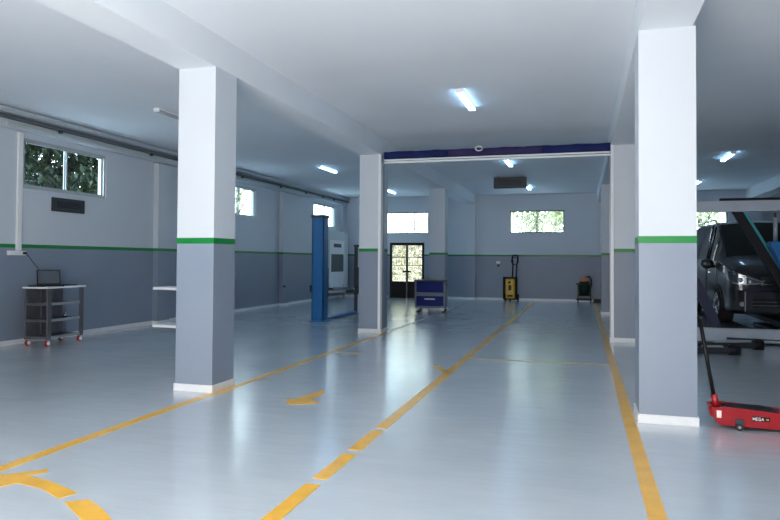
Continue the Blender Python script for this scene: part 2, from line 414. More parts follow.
for y in (-0.14, -0.06, 0.02):
    s = MB(); s.cyl((0.044, y, 0), (0.050, y, 0), 0.024, 'white_metal', n=16); s.cyl((0.0495, y-0.009, 0), (0.0515, y-0.009, 0), 0.004, 'black_plastic', n=8); s.cyl((0.0495, y+0.009, 0), (0.0515, y+0.009, 0), 0.004, 'black_plastic', n=8)
    s.build('socket', ps)
MB().cyl((0.045, 0.115, 0), (0.095, 0.115, 0), 0.022, 'black_plastic', n=14).build('plug', ps)
pts = []
a, b = Vector((XL+0.10, 9.41, 1.585)), Vector((-9.12, 9.62, 1.075))
for k in range(17):
    u = k/16; p = a.lerp(b, u); p.z -= 0.10*math.sin(math.pi*u)*(1-u*0.6); p.y += 0.10*math.sin(math.pi*u); pts.append(p)
MB().tube(pts, 0.006, 'black_plastic', 6).build('laptop_cable', label='thin black cable hanging from the socket strip down to the laptop', category='cable')

def black_unit(name, loc, rz, w, h, d, **pr):
    t = empty(name, loc, rz, **pr)
    m = MB(); m.box(-w/2, w/2, -d, 0, 0, h, 'dark_metal', 0.012); m.build('casing', t)
    g = MB()
    for k in range(4): g.box(-w*0.36, w*0.36, -d-0.006, -d+0.001, h*(0.30+0.12*k), h*(0.30+0.12*k)+0.012, 'black_plastic')
    g.build('grille', t)
    return t
black_unit('wall_heater', (XL+0.001, 10.48, 2.375), R(90), 0.84, 0.26, 0.03, label='flat black slotted unit on the left wall under the first window', category='heater')
bx = black_unit('hanging_unit', (-2.10, 20.30, 3.69), 0, 0.97, 0.33, 0.22, label='black rectangular unit hanging from the ceiling before the back wall', category='air unit')
for x in (-0.35, 0.35): MB().cyl((x, -0.11, 0.32), (x, -0.11, H-3.69), 0.012, 'dark_metal', n=8).build('hanger_rod', bx)
MB().box(XL+0.131, XL+0.16, 20.05-0.30, 20.05-0.17, 0.60, 0.66, 'black_plastic', 0.006).build('wall_socket', label='small dark socket low on the far pilaster of the left wall', category='socket')
MB().box(-3.20, -3.06, YB-0.04, YB-0.001, 1.40, 1.49, 'white_plastic', 0.006).build('wall_socket', label='white socket box on the back wall above the yellow pressure washer', category='socket')
mb = MB(); mb.box(-3.16, -3.09, YB-0.10, YB-0.001, 1.28, 1.36, 'black_plastic', 0.01); mb.build('wall_plug', label='black plug box just under the white socket on the back wall', category='plug')

# ------------------------------------------------------------------ shelf cart with laptop
ct = empty('shelf_cart', (-8.96, 9.66, 0), R(3), label='grey open metal shelf cart on red castors by the left wall', category='cart')
w, l, hh = 0.235, 0.45, 0.98
top = MB(); top.box(-w-0.02, w+0.02, -l-0.03, l+0.03, hh, hh+0.028, 'white_metal', 0.005); top.build('cart_top', ct)
for sx in (-1, 1):
    for sy in (-1, 1):
        MB().box(sx*w-0.03*(sx > 0)*1, sx*w+0.03*(sx < 0)*1, sy*l-(0.09 if sy > 0 else 0), sy*l+(0.09 if sy < 0 else 0), 0.11, hh, 'cart_metal', 0.004).build('post', ct)
for z in (0.13, 0.42, 0.70):
    s = MB(); s.box(-w+0.03, w-0.03, -l+0.02, l-0.02, z, z+0.02, 'cart_metal'); s.box(w-0.028, w-0.01, -l+0.09, l-0.09, z-0.01, z+0.035, 'grey_metal'); s.box(-w+0.03, w-0.03, -l+0.002, -l+0.018, z-0.01, z+0.035, 'cart_metal')
    s.build('shelf', ct)
s = MB(); s.box(-w+0.002, -w+0.02, -l+0.09, l-0.09, 0.15, hh, 'cart_metal')
for y in (-0.09, 0.09): s.box(-w+0.021, -w+0.05, y-0.02, y+0.02, 0.15, hh, 'cart_metal')
s.build('back_panel', ct)
for sx in (-1, 1):
    for sy in (-1, 1):
        x, y = sx*(w-0.04), sy*(l-0.05)
        c = MB(); c.box(x-0.03, x+0.03, y-0.035, y+0.035, 0.10, 0.112, 'grey_metal'); c.box(x-0.028, x-0.022, y-0.02, y+0.02, 0.05, 0.10, 'grey_metal'); c.box(x+0.022, x+0.028, y-0.02, y+0.02, 0.05, 0.10, 'grey_metal')
        k = c.build('castor', ct)
        wh = MB(); wh.cyl((x-0.02, y, 0.052), (x+0.02, y, 0.052), 0.052, 'caster_red', n=24); wh.cyl((x-0.024, y, 0.052), (x+0.033, y, 0.052), 0.033, 'white_plastic', n=20); wh.build('wheel', k)
lp = empty('laptop', (-9.04, 9.60, 1.0085), R(55), label='open black laptop on top of the grey shelf cart', category='laptop')
m = MB(); m.box(-0.19, 0.19, -0.26, 0.0, 0.0, 0.024, 'black_plastic', 0.005)
for i in range(5):
    for j in range(13): m.box(-0.16+j*0.0248, -0.14+j*0.0248, -0.05-i*0.024, -0.032-i*0.024, 0.0235, 0.027, 'dark_metal')
m.build('keyboard_base', lp)
M = Matrix.Translation((0, 0.002, 0.024)) @ Matrix.Rotation(R(-14), 4, 'X')
m = MB(); m.box(-0.19, 0.19, 0.0, 0.014, 0.0, 0.27, 'black_plastic', 0.004, M); m.build('lid', lp)
m = MB(); m.box(-0.17, 0.17, -0.0015, 0.002, 0.02, 0.25, 'screen', 0, M); m.build('screen', lp)
m = MB(); m.box(-9.12, -8.80, 9.205, 9.27, 1.0085, 1.03, 'black_plastic', 0.008); m.build('flat_case', label='flat black case lying on the cart top before the laptop', category='case')
m = MB(); m.box(-9.16, -8.84, 9.84, 10.06, 1.0085, 1.028, 'black_plastic', 0.006); m.build('flat_folder', label='flat black folder lying on the cart top behind the laptop', category='folder')
m = MB(); m.cyl((-8.98, 9.92, 0.4405), (-8.98, 9.92, 0.50), 0.03, 'chrome', n=14); m.cyl((-8.98, 9.92, 0.50), (-8.98, 9.92, 0.54), 0.012, 'chrome', n=10)
m.build('metal_bottle', label='small shiny metal bottle on the middle shelf of the cart', category='bottle')

# ------------------------------------------------------------------ white two tier cart behind the column
wc = empty('white_two_tier_stand', (-5.86, 9.05, 0), 0, label='white two tier stand half hidden behind the nearest left column', category='stand')
for z in (0.44, 1.015):
    m = MB(); m.prism([(-0.50, -0.22, z+0.012), (0.30, -0.22, z), (0.30, 0.22, z), (-0.50, 0.22, z+0.012)], (0, 0, 0.04), 'white_metal', 0.005); m.build('shelf', wc)
for x in (-0.02, 0.24):
    for y in (-0.17, 0.17): MB().cyl((x, y, 0.0), (x, y, 1.03), 0.016, 'white_metal', n=12).build('leg', wc)

# ------------------------------------------------------------------ blue two post lift
lf = empty('two_post_lift', (-6.20, 16.5, 0), 0, label='blue two post vehicle lift with a floor beam in the left bay', category='vehicle lift')
def post(y0, y1, h, sgn, dark):
    m = MB(); x0, x1 = (0.03, 0.30) if dark else (-0.17, 0.14)
    t = 0.03
    m.box(x0, x1, y0 if sgn > 0 else y1-t, y0+t if sgn > 0 else y1, 0.02, h, 'lift_blue', 0.005)
    m.box(x0, x0+t, y0, y1, 0.02, h, 'lift_blue', 0.005); m.box(x1-t, x1, y0, y1, 0.02, h, 'lift_blue', 0.005)
    if dark: m.box(x0-0.004, x0+0.10, y0-0.01, y0, 0.02, h, 'dark_metal'); m.box(x0+0.10, x1, y0-0.01, y0, 0.02, h, 'grey_metal')
    o = m.build('post', lf)
    c = MB(); c.box(x0-0.02, x1+0.02, y0-0.02, y1+0.02, h, h+0.07, 'dark_metal', 0.01); c.build('post_cap', o)
    b = MB(); b.box(x0-0.06, x1+0.06, y0-0.05, y1+0.05, 0, 0.02, 'lift_blue', 0.004); b.build('base_plate', o)
    return o
post(-1.40, -1.10, 2.53, 1, False)
post(1.20, 1.45, 1.86, -1, True)
m = MB(); m.box(-0.14, 0.12, -1.35, 1.40, 0.021, 0.07, 'lift_blue', 0.006); m.build('floor_beam', lf)
for y, s in ((-1.03, 1), (1.12, -1)):
    m = MB(); m.box(-0.12 if s > 0 else 0.06, 0.11 if s > 0 else 0.27, y-0.06, y+0.06, 0.55, 1.30, 'dark_metal', 0.01); cg = m.build('carriage', lf)
    for sx in (-1, 1):
        p0 = Vector((sx*0.08, y+s*0.06, 0.70)); p1 = Vector((sx*0.62, y+s*0.72, 0.70))
        a = MB(); d = (p1-p0); a.tube([p0, p0+d*0.6], 0.05, 'grey_metal', 4); a.tube([p0+d*0.5, p1], 0.037, 'dark_metal', 4)
        a.cyl((p1.x, p1.y, 0.66), (p1.x, p1.y, 0.80), 0.06, 'dark_metal', n=16); ao = a.build('lift_arm', lf)
        q = MB(); q.cyl((p1.x, p1.y, 0.80), (p1.x, p1.y, 0.825), 0.07, 'rubber', n=16); q.build('rubber_pad', ao)

# ------------------------------------------------------------------ pale booth panel in the far left corner
bo = empty('workshop_booth', (XL+0.15, 23.0, 0), 0, label='pale booth with a white fascia standing in the far left corner', category='booth')
m = MB(); m.box(0.0, 0.22, 0.0, 2.25, 0.30, 2.62, 'pale_grey_panel', 0.01); m.build('cabinet', bo)
m = MB(); m.prism([(0.225, 0.15, 0.62), (0.225, 0.40, 0.36), (0.225, 1.45, 0.36), (0.225, 1.70, 0.62), (0.225, 1.70, 2.25), (0.225, 0.15, 2.25)], (0.04, 0, 0), 'white_metal', 0.006)
m.build('fascia', bo)
m = MB(); m.box(0.262, 0.275, 0.30, 1.60, 1.05, 1.72, 'shadow_panel_grey', 0.004); m.build('viewing_panel', bo)
m = MB(); m.box(0.262, 0.275, 0.55, 1.35, 1.98, 2.12, 'dark_metal', 0.004); m.build('name_plate', bo)
for y in (1.80, 1.95, 2.10): MB().box(0.222, 0.245, y, y+0.06, 0.35, 2.5, 'white_metal', 0.004).build('door_rail', bo)
for y in (0.05, 2.15): MB().box(0.05, 0.12, y, y+0.06, 0, 0.30, 'grey_metal').build('leg', bo)
# ------------------------------------------------------------------ blue tool trolley
tt = empty('tool_trolley', (-4.25, 18.95, 0), R(6), label='navy blue and grey drawer trolley on castors before the wrought iron door', category='tool trolley')
w, d, z0, z1 = 0.44, 0.27, 0.14, 0.90
m = MB(); m.box(-w, -w+0.05, -d, d, z0, z1, 'trolley_grey', 0.006); m.box(w-0.05, w, -d, d, z0, z1, 'trolley_grey', 0.006)
m.box(-w+0.05, w-0.05, d-0.03, d, z0, z1, 'trolley_grey'); m.box(-w+0.05, w-0.05, -d+0.012, d-0.03, z0, z0+0.05, 'trolley_grey'); m.box(-w+0.05, w-0.05, -d+0.004, d-0.03, 0.48, 0.58, 'trolley_grey')
m.build('carcass', tt)
m = MB(); m.box(-w-0.01, w+0.03, -d-0.02, d+0.02, z1, z1+0.03, 'dark_metal', 0.008)
m.box(-w-0.01, -w+0.42, -d-0.02, d+0.02, z1+0.03, z1+0.045, 'trolley_grey', 0.004); m.build('trolley_top', tt)
for a, b in ((0.585, 0.885), (0.195, 0.475)):
    m = MB(); m.box(-w+0.055, w-0.055, -d-0.004, d-0.05, a, b, 'navy', 0.006); dr = m.build('drawer', tt)
    if a < 0.3:
        m = MB(); m.box(-0.15, 0.15, -d-0.022, -d-0.0045, 0.375, 0.415, 'aluminium', 0.006); m.build('handle', dr)
    else:
        m = MB(); m.box(-0.30, 0.30, -d-0.016, -d-0.0045, 0.855, 0.875, 'navy', 0.004); m.build('handle', dr)
m = MB(); m.cyl((w+0.05, -d+0.05, z1-0.10), (w+0.05, d-0.05, z1-0.10), 0.014, 'trolley_grey'); m.cyl((w, -d+0.06, z1-0.10), (w+0.05, -d+0.06, z1-0.10), 0.01, 'trolley_grey'); m.cyl((w, d-0.06, z1-0.10), (w+0.05, d-0.06, z1-0.10), 0.01, 'trolley_grey'); m.build('push_bar', tt)
for sx in (-1, 1):
    for sy in (-1, 1):
        x, y = sx*(w-0.07), sy*(d-0.06)
        c = MB(); c.box(x-0.04, x+0.04, y-0.04, y+0.04, 0.128, 0.14, 'aluminium'); c.box(x-0.035, x+0.035, y-0.022, y-0.017, 0.055, 0.128, 'aluminium'); c.box(x-0.035, x+0.035, y+0.017, y+0.022, 0.055, 0.128, 'aluminium'); k = c.build('castor', tt)
        q = MB(); q.cyl((x+0.02, y-0.015, 0.058), (x+0.02, y+0.015, 0.058), 0.058, 'rubber', n=20); q.build('wheel', k)
m = MB(); m.box(-0.22, -0.06, -0.10, 0.08, 0, 0.10, 'white_plastic', 0.008); o = m.build('white_box', loc=(-4.25, 18.95, 0), label='small white box on the floor under the blue trolley', category='box')

# ------------------------------------------------------------------ yellow pressure washer
pw = empty('pressure_washer', (-2.62, 25.35, 0), 0, label='yellow and black upright pressure washer against the back wall', category='pressure washer')
m = MB(); m.box(-0.17, 0.17, -0.16, 0.12, 0.09, 0.84, 'wash_yellow', 0.05); m.build('body', pw)
m = MB(); m.box(-0.06, 0.05, -0.185, -0.155, 0.40, 0.60, 'black_plastic', 0.01); m.build('control_panel', pw); m = MB(); m.box(-0.10, 0.10, -0.18, -0.155, 0.16, 0.24, 'black_plastic', 0.01); m.build('vent', pw); m = MB(); m.cyl((-0.02, -0.19, 0.70), (-0.02, -0.155, 0.70), 0.05, 'black_plastic', n=16); m.build('dial', pw)
for x in (-0.24, 0.22):
    MB().tube([(x, -0.02, 0.06), (x, -0.02, 0.90)], 0.04, 'black_plastic').build('frame_tube', pw)
m = MB(); m.box(-0.24, 0.22, -0.17, 0.14, 0.84, 0.90, 'black_plastic', 0.015); m.build('collar', pw); m = MB(); m.box(-0.24, 0.22, -0.17, 0.14, 0.05, 0.09, 'black_plastic', 0.01); m.build('base', pw)
m = MB(); m.tube([(0.06, 0.05, 0.90), (0.08, 0.08, 1.35), (0.05, 0.08, 1.62)], 0.025, 'black_plastic'); m.tube([(0.20, 0.05, 0.90), (0.22, 0.08, 1.35), (0.27, 0.08, 1.62)], 0.025, 'black_plastic')
m.tube([(0.05, 0.08, 1.62), (0.10, 0.06, 1.72), (0.24, 0.06, 1.72), (0.27, 0.08, 1.62)], 0.03, 'black_plastic'); m.build('handle', pw)
m = MB(); m.tube([(0.02+0.13*math.cos(t*0.5)+0.12, 0.12+0.004*t, 1.50+0.14*math.sin(t*0.5)) for t in range(26)], 0.014, 'rubber', 6); m.build('hose', pw)
for x in (-0.20, 0.27):
    m = MB(); m.cyl((x-0.03, 0.08, 0.13), (x+0.03, 0.08, 0.13), 0.13, 'rubber', n=24); m.cyl((x-0.033, 0.08, 0.13), (x+0.033, 0.08, 0.13), 0.06, 'dark_metal', n=16); m.build('wheel', pw)
MB().cyl((0, -0.12, 0), (0, -0.12, 0.05), 0.03, 'rubber', n=12).build('foot', pw)

# ------------------------------------------------------------------ wet vacuum
vc = empty('wet_vacuum', (0.05, 25.25, 0), 0, label='black and orange wet vacuum on a wheeled frame in the back right corner', category='vacuum cleaner')
m = MB(); m.cyl((0, 0, 0.28), (0, 0, 0.70), 0.19, 'deep_green', r2=0.22, n=28); m.build('drum', vc)
m = MB(); m.sph((0, 0, 0.80), 0.17, 'orange', (1, 1, 0.95)); m.cyl((0, 0, 0.70), (0, 0, 0.78), 0.2, 'black_plastic', r2=0.16, n=28); m.build('motor_head', vc)
m = MB(); m.tube([(0.08, 0, 0.93), (0.17, 0, 0.96), (0.24, 0.03, 0.85), (0.23, 0.05, 0.60), (0.15, 0.10, 0.30)], 0.03, 'black_plastic', 8); m.build('hose', vc)
m = MB()
for x in (-0.26, 0.26):
    m.box(x-0.02, x+0.02, -0.18, 0.18, 0.66, 0.71, 'black_plastic'); m.box(x*0.85-0.015, x*0.85+0.015, -0.17, -0.13, 0.12, 0.66, 'black_plastic'); m.box(x*0.85-0.015, x*0.85+0.015, 0.13, 0.17, 0.12, 0.66, 'black_plastic')
m.box(-0.28, 0.28, -0.20, -0.17, 0.66, 0.71, 'black_plastic'); m.box(-0.28, 0.26, -0.20, 0.20, 0.09, 0.15, 'black_plastic', 0.01); m.box(-0.24, 0.24, -0.18, 0.18, 0.24, 0.28, 'black_plastic', 0.01)
m.build('frame', vc)
for x in (-0.22, 0.22):
    for y in (-0.15, 0.15):
        m = MB(); m.cyl((x-0.02, y, 0.055), (x+0.02, y, 0.055), 0.055, 'rubber', n=18); m.build('wheel', vc)
m = MB(); m.box(0.36, 0.72, 25.38, 25.55, 0, 0.06, 'black_plastic', 0.01); m.box(0.38, 0.70, 25.40, 25.53, 0.06, 0.13, 'black_plastic', 0.01); m.build('low_black_tray', label='low black tray on the floor in the corner beside the wet vacuum', category='tray')

# ------------------------------------------------------------------ rolled curtain between the second pair of columns
cu = empty('roller_curtain', (0, 13.12, 0), 0, label='rolled blue and purple curtain door in a white frame between two columns', category='curtain')
x0, x1 = -3.955, XB-0.005
seg = 48
for (m_, fa, fb) in (('tarp_blue', 0.0, 0.30), ('tarp_purple', 0.30, 0.72), ('tarp_blue', 0.72, 1.0)):
    b = bmesh.new(); rings = []
    n = max(2, int(seg*(fb-fa)))
    for i in range(n+1):
        x = x0+(x1-x0)*(fa+(fb-fa)*i/n); rg = []
        for j in range(16):
            t = 2*math.pi*j/16
            k = 1+0.05*math.sin(x*9+j*1.7)+0.04*math.sin(x*23+j*0.9)
            ct_, st_ = math.cos(t), math.sin(t); sq = lambda v: math.copysign(abs(v)**0.45, v)
            rg.append(b.verts.new((x, 0.12+0.10*sq(ct_)*k, 3.668+0.080*sq(st_)*k)))
        rings.append(rg)
    for a, c in zip(rings, rings[1:]):
        for j in range(16): b.faces.new((a[j], a[(j+1) % 16], c[(j+1) % 16], c[j]))
    b.faces.new(rings[0]); b.faces.new(rings[-1])
    mb = MB(); mb._merge(b, m_, None, True); mb.build('rolled_fabric', cu)
m = MB(); m.box(x0-0.0, x1+0.0, 0.02, 0.10, 3.50, 3.535, 'white_metal', 0.004); m.box(x0, x1, 0.03, 0.20, 3.555, 3.585, 'white_metal', 0.004); m.build('bottom_rail', cu)
for a, b, c0, c1 in ((-4.055, -4.0, -3.999, -3.96), (XB+0.002, XB+0.05, XB-0.02, XB-0.001)):
    m = MB(); m.box(a, b, -0.035, -0.004, 0.085, 3.76, 'white_metal', 0.004); m.box(c0, c1, -0.034, 0.10, 0.085, 3.49, 'grey_metal'); m.build('side_rail', cu)
m = MB(); m.tube([(-1.98+0.07*math.cos(t*math.pi/8), 0.0, 3.73+0.045*math.sin(t*math.pi/8)) for t in range(-9, 10)], 0.012, 'white_plastic', 6); m.build('hook', cu)

# ------------------------------------------------------------------ red trolley jack
jk = empty('trolley_jack', (1.12, 6.62, 0), 0, label='red floor jack with a black upright handle beside the nearest right column', category='jack')
for y in (0.0, 0.27):
    m = MB(); m.prism([(0.0, y, 0.185), (0.03, y, 0.06), (0.09, y, 0.035), (0.80, y, 0.02), (0.98, y, 0.03), (0.98, y, 0.10), (0.62, y, 0.165), (0.12, y, 0.20)], (0, 0.012, 0), 'jack_red', 0.003)
    m.build('side_plate', jk)
m = MB(); m.box(0.10, 0.62, 0.012, 0.27, 0.10, 0.17, 'jack_red', 0.006); m.build('chassis', jk)
m = MB(); m.prism([(0.13, 0.02, 0.19), (0.45, 0.02, 0.185), (0.62, 0.02, 0.155), (0.62, 0.02, 0.14), (0.13, 0.02, 0.17)], (0, 0.24, 0), 'black_plastic', 0.003); m.build('top_cover', jk)
m = MB(); m.box(0.55, 1.02, 0.09, 0.19, 0.08, 0.13, 'jack_red', 0.01); am = m.build('lifting_arm', jk)
m = MB(); m.cyl((1.0, 0.14, 0.12), (1.0, 0.14, 0.16), 0.055, 'rubber', n=20); m.build('saddle', am)
m = MB(); m.cyl((0.065, 0.14, 0.17), (0.040, 0.14, 0.285), 0.030, 'jack_red', n=18); m.cyl((0.02, 0.012, 0.16), (0.02, 0.27, 0.16), 0.02, 'jack_red', n=14); m.build('handle_socket', jk)
h = MB(); p0, p1 = Vector((0.040, 0.14, 0.27)), Vector((-0.078, 0.14, 0.985)); h.cyl(p0, p1, 0.0175, 'black_plastic', n=16); ho = h.build('handle', jk)
m = MB(); m.cyl((-0.078, 0.08, 0.985), (-0.078, 0.20, 0.985), 0.014, 'black_plastic', n=12); m.cyl((-0.105, 0.14, 0.988), (-0.05, 0.14, 0.982), 0.013, 'black_plastic', n=12); m.build('grip', ho)
for y in (-0.035, 0.285):
    m = MB(); m.cyl((0.22, y, 0.032), (0.22, y+0.03, 0.032), 0.032, 'rubber', n=20); m.box(0.185, 0.255, y-0.002, y+0.032, 0.062, 0.10, 'dark_metal', 0.004); m.cyl((0.22, y-0.004, 0.032), (0.22, y+0.034, 0.032), 0.013, 'grey_metal', n=12); m.build('castor', jk)
    m = MB(); m.cyl((0.92, y, 0.045), (0.92, y+0.03, 0.045), 0.045, 'rubber', n=20); m.build('wheel', jk)
m = MB(); m.box(0.040, 0.078, -0.0045, 0.0005, 0.10, 0.165, 'sticker'); m.build('sticker', jk)
m = MB(); m.box(0.325, 0.47, -0.0035, 0.0005, 0.088, 0.130, 'black_plastic'); m.build('name_plate', jk)
# the word on the side plate, drawn as strokes
st = MB()
def stroke(x0, z0, x1, z1, ox, r=0.0028):
    st.cyl((ox+x0, -0.0050, 0.097+z0), (ox+x1, -0.0050, 0.097+z1), r, 'white_plastic', n=6, smooth=False)
hh = 0.024
def letter(c, ox):
    segs = {'M': [(0, 0, 0, hh), (0, hh, 0.0085, 0.008), (0.0085, 0.008, 0.017, hh), (0.017, hh, 0.017, 0)],
            'E': [(0, 0, 0, hh), (0, hh, 0.014, hh), (0, hh/2, 0.011, hh/2), (0, 0, 0.014, 0)],
            'G': [(0.015, hh, 0, hh), (0, hh, 0, 0), (0, 0, 0.015, 0), (0.015, 0, 0.015, hh/2), (0.015, hh/2, 0.008, hh/2)],
            'A': [(0, 0, 0.0085, hh), (0.0085, hh, 0.017, 0), (0.004, hh*0.4, 0.013, hh*0.4)]}[c]
    for s in segs: stroke(*s, ox)
for c, ox in zip('MEGA', (0.333, 0.358, 0.380, 0.402)): letter(c, ox)
st.box(0.438, 0.460, -0.006, -0.003, 0.100, 0.116, 'orange')
st.build('lettering', jk, label='white raised letters')

# ------------------------------------------------------------------ van on a low platform
VZ = 0.30
van = empty('dark_van', (3.60, 13.86, VZ), R(1.5), label='dark van with roof rails parked facing out on the low grey platform', category='van')
ST = [  # y, zbot, zbelt, ztop, hw_sill, hw_belt, hw_top
 (0.00, .30, .70, .80, .64, .70, .62), (0.03, .26, .88, .98, .78, .82, .74), (0.10, .23, 1.01, 1.08, .86, .88, .79), (0.25, .22, 1.09, 1.15, .91, .91, .81),
 (0.50, .22, 1.15, 1.22, .94, .93, .83), (0.80, .22, 1.20, 1.29, .95, .94, .84), (0.92, .22, 1.21, 1.33, .95, .94, .84), (1.15, .22, 1.22, 1.59, .95, .94, .81),
 (1.45, .22, 1.23, 1.87, .95, .95, .79), (1.66, .22, 1.24, 2.01, .95, .95, .78), (2.00, .22, 1.25, 2.07, .95, .95, .77), (2.9, .22, 1.25, 2.09, .95, .95, .77),
 (3.9, .22, 1.25, 2.09, .95, .95, .77), (4.70, .22, 1.23, 2.05, .94, .94, .76), (4.85, .26, 1.18, 1.80, .91, .92, .78), (4.90, .32, 1.0, 1.3, .85, .88, .80)]
def section(s):
    y, zb, zt, zz, a, b, c = s
    half = [(0, zb), (a*0.9, zb), (a, zb+0.08), (max(a, b)*1.01, (zb+zt)*0.5), (b, zt-0.03), (b-0.02, zt+0.01), (c+0.015, zz-0.08), (c-0.03, zz-0.02), (c*0.72, zz+0.002), (c*0.4, zz+0.022), (0, zz+0.03)]
    return [(x, y, z) for x, z in half] + [(-x, y, z) for x, z in half[1:-1]][::-1]
secs = [section(s) for s in ST]; N = len(secs[0])
def cells(i0, i1, js): return {(i, j) for i in range(i0, i1) for j in js}
wind = cells(6, 9, (7, 8, 9, 10, 11, 12))
sideg = cells(7, 13, (5, 14))
def patch(cs, m):
    mb = MB(); vm = {}
    def V(i, j):
        j %= N
        if (i, j) not in vm: vm[(i, j)] = mb.bm.verts.new(secs[i][j])
        return vm[(i, j)]
    k = mb.mi(m)
    for i, j in sorted(cs):
        f = mb.bm.faces.new((V(i, j), V(i, j+1), V(i+1, j+1), V(i+1, j))); f.material_index = k; f.smooth = True
    return mb
mb = patch(cells(0, len(secs)-1, range(N))-wind-sideg, 'car_paint')
for sct in (secs[0], secs[-1]):
    f = mb.bm.faces.new([mb.bm.verts.new(p) for p in sct]); f.material_index = 0
bmesh.ops.remove_doubles(mb.bm, verts=mb.bm.verts, dist=1e-5)
mb.build('body', van)
patch(wind, 'dark_glass').build('windshield', van)
for js in (5, 14): 
    for i0, i1 in ((7, 10), (10, 13)): patch({c for c in sideg if c[1] == js and i0 <= c[0] < i1}, 'dark_glass').build('side_window', van)
for sx in (-1, 1):
    # pillar strips and door seams
    p = MB(); p.tube([(sx*.955, 2.0, 1.24), (sx*.82, 2.0, 1.98)], 0.022, 'car_paint', 6); p.build('door_pillar', van)
    p = MB(); p.tube([(sx*.962, 1.0, 0.35), (sx*.962, 1.0, 1.12)], 0.006, 'black_plastic', 5); p.tube([(sx*.962, 2.05, 0.35), (sx*.962, 2.05, 1.12)], 0.006, 'black_plastic', 5); p.box(sx*.965-.01, sx*.965+.01, 1.78, 1.95, 0.98, 1.01, 'chrome', .003); p.build('door_trim', van)
    for y in (0.91, 3.91):
        ar = MB(); ar.prism([(sx*0.90, y+0.41*math.cos(R(t)), max(0.20, 0.36+0.41*math.sin(R(t)))) for t in range(-22, 203, 9)], (sx*0.068, 0, 0), 'black_plastic'); ar.build('wheel_arch', van)
        wh = MB(); wh.cyl((sx*0.74, y, 0.335), (sx*0.985, y, 0.335), 0.335, 'rubber', n=40)
        wo = wh.build('wheel', van)
        rm = MB(); rm.cyl((sx*0.984, y, 0.335), (sx*0.990, y, 0.335), 0.235, 'dark_metal', n=36)
        for k in range(10):
            t = k*math.pi/5; rm.tube([(sx*0.995, y+0.03*math.cos(t), 0.335+0.03*math.sin(t)), (sx*0.995, y+0.22*math.cos(t+0.10), 0.335+0.22*math.sin(t+0.10))], 0.018, 'alloy', 6)
        rm.tube([(sx*0.993, y+0.235*math.cos(k*math.pi/16), 0.335+0.235*math.sin(k*math.pi/16)) for k in range(33)], 0.014, 'alloy', 6)
        rm.cyl((sx*0.99, y, 0.335), (sx*1.005, y, 0.335), 0.045, 'alloy', n=16)
        rm.build('rim', wo)
    # headlamp wrapping round the corner
    hl = MB(); path = [(0.38, -0.045), (0.52, -0.045), (0.66, -0.035), (0.79, 0.005), (0.875, 0.08), (0.925, 0.24)]
    zl = [0.80, 0.785, 0.775, 0.775, 0.80, 0.90]; zu = [0.85, 0.90, 0.95, 0.99, 1.02, 1.04]
    for k in range(5):
        a, b = path[k], path[k+1]
        hl.quad([(sx*a[0], a[1], zl[k]), (sx*b[0], b[1], zl[k+1]), (sx*b[0], b[1], zu[k+1]), (sx*a[0], a[1], zu[k])], 'lamp_lens')
        hl.quad([(sx*a[0], a[1], zu[k]), (sx*b[0], b[1], zu[k+1]), (sx*b[0]*0.95, b[1]+0.12, zu[k+1]+0.03), (sx*a[0], a[1]+0.12, zu[k]+0.09)], 'car_paint')
        hl.quad([(sx*a[0], a[1], zl[k]), (sx*b[0], b[1], zl[k+1]), (sx*b[0]*0.95, b[1]+0.12, zl[k+1]), (sx*a[0], a[1]+0.12, zl[k])], 'car_paint')
    ho = hl.build('headlamp', van)
    dr = MB(); dr.tube([(sx*p[0], p[1]-0.010, z+0.018) for p, z in zip(path[:5], zl)], 0.013, 'lamp_glass', 6)
    dr.tube([(sx*path[0][0], path[0][1]-0.01, .84), (sx*path[2][0], path[2][1]-0.010, .925), (sx*(path[4][0]), path[4][1]-0.010, 0.99)], 0.008, 'lamp_glass', 6)
    dr.sph((sx*0.60, -0.03, 0.845), 0.045, 'lamp_glass'); dr.sph((sx*0.76, 0.01, 0.87), 0.05, 'lamp_glass')
    dr.build('lamp_unit', ho)
    mi = MB(); mi.sph((sx*1.10, 1.22, 1.17), 0.13, 'car_paint', (1.0, 0.5, 0.8)); mi.tube([(sx*0.94, 1.24, 1.12), (sx*1.04, 1.22, 1.12)], 0.03, 'black_plastic'); mi.build('wing_mirror', van)
    rr = MB(); rr.tube([(sx*0.76, 1.95, 2.04), (sx*0.76, 2.08, 2.12), (sx*0.76, 4.4, 2.13), (sx*0.76, 4.52, 2.04)], 0.018, 'chrome', 8); rr.build('roof_rail', van)
gr = MB(); gr.box(-0.40, 0.40, -0.05, 0.03, 0.77, 0.95, 'black_plastic', 0.01)
for z in (0.80, 0.86, 0.93): gr.box(-0.40, 0.40, -0.062, -0.045, z-0.008, z+0.008, 'chrome', 0.003)
gr.build('grille', van)
bu = MB(); bu.prism([(-0.86, 0.07, 0.30), (-0.70, -0.06, 0.27), (0.70, -0.06, 0.27), (0.86, 0.07, 0.30), (0.86, 0.2, 0.30), (-0.86, 0.2, 0.30)], (0, 0, 0.40), 'car_paint', 0.02); bo_ = bu.build('bumper', van)
it = MB(); it.box(-0.58, 0.58, -0.072, -0.05, 0.36, 0.52, 'black_plastic', 0.008)
for z in (0.40, 0.47): it.box(-0.57, 0.57, -0.078, -0.070, z-0.004, z+0.004, 'chrome')
it.build('air_intake', bo_)
for s in (-1, 1):
    m = MB(); m.cyl((s*0.74, -0.05, 0.42), (s*0.74, 0.0, 0.42), 0.045, 'lamp_glass', n=16); m.build('fog_lamp', bo_)

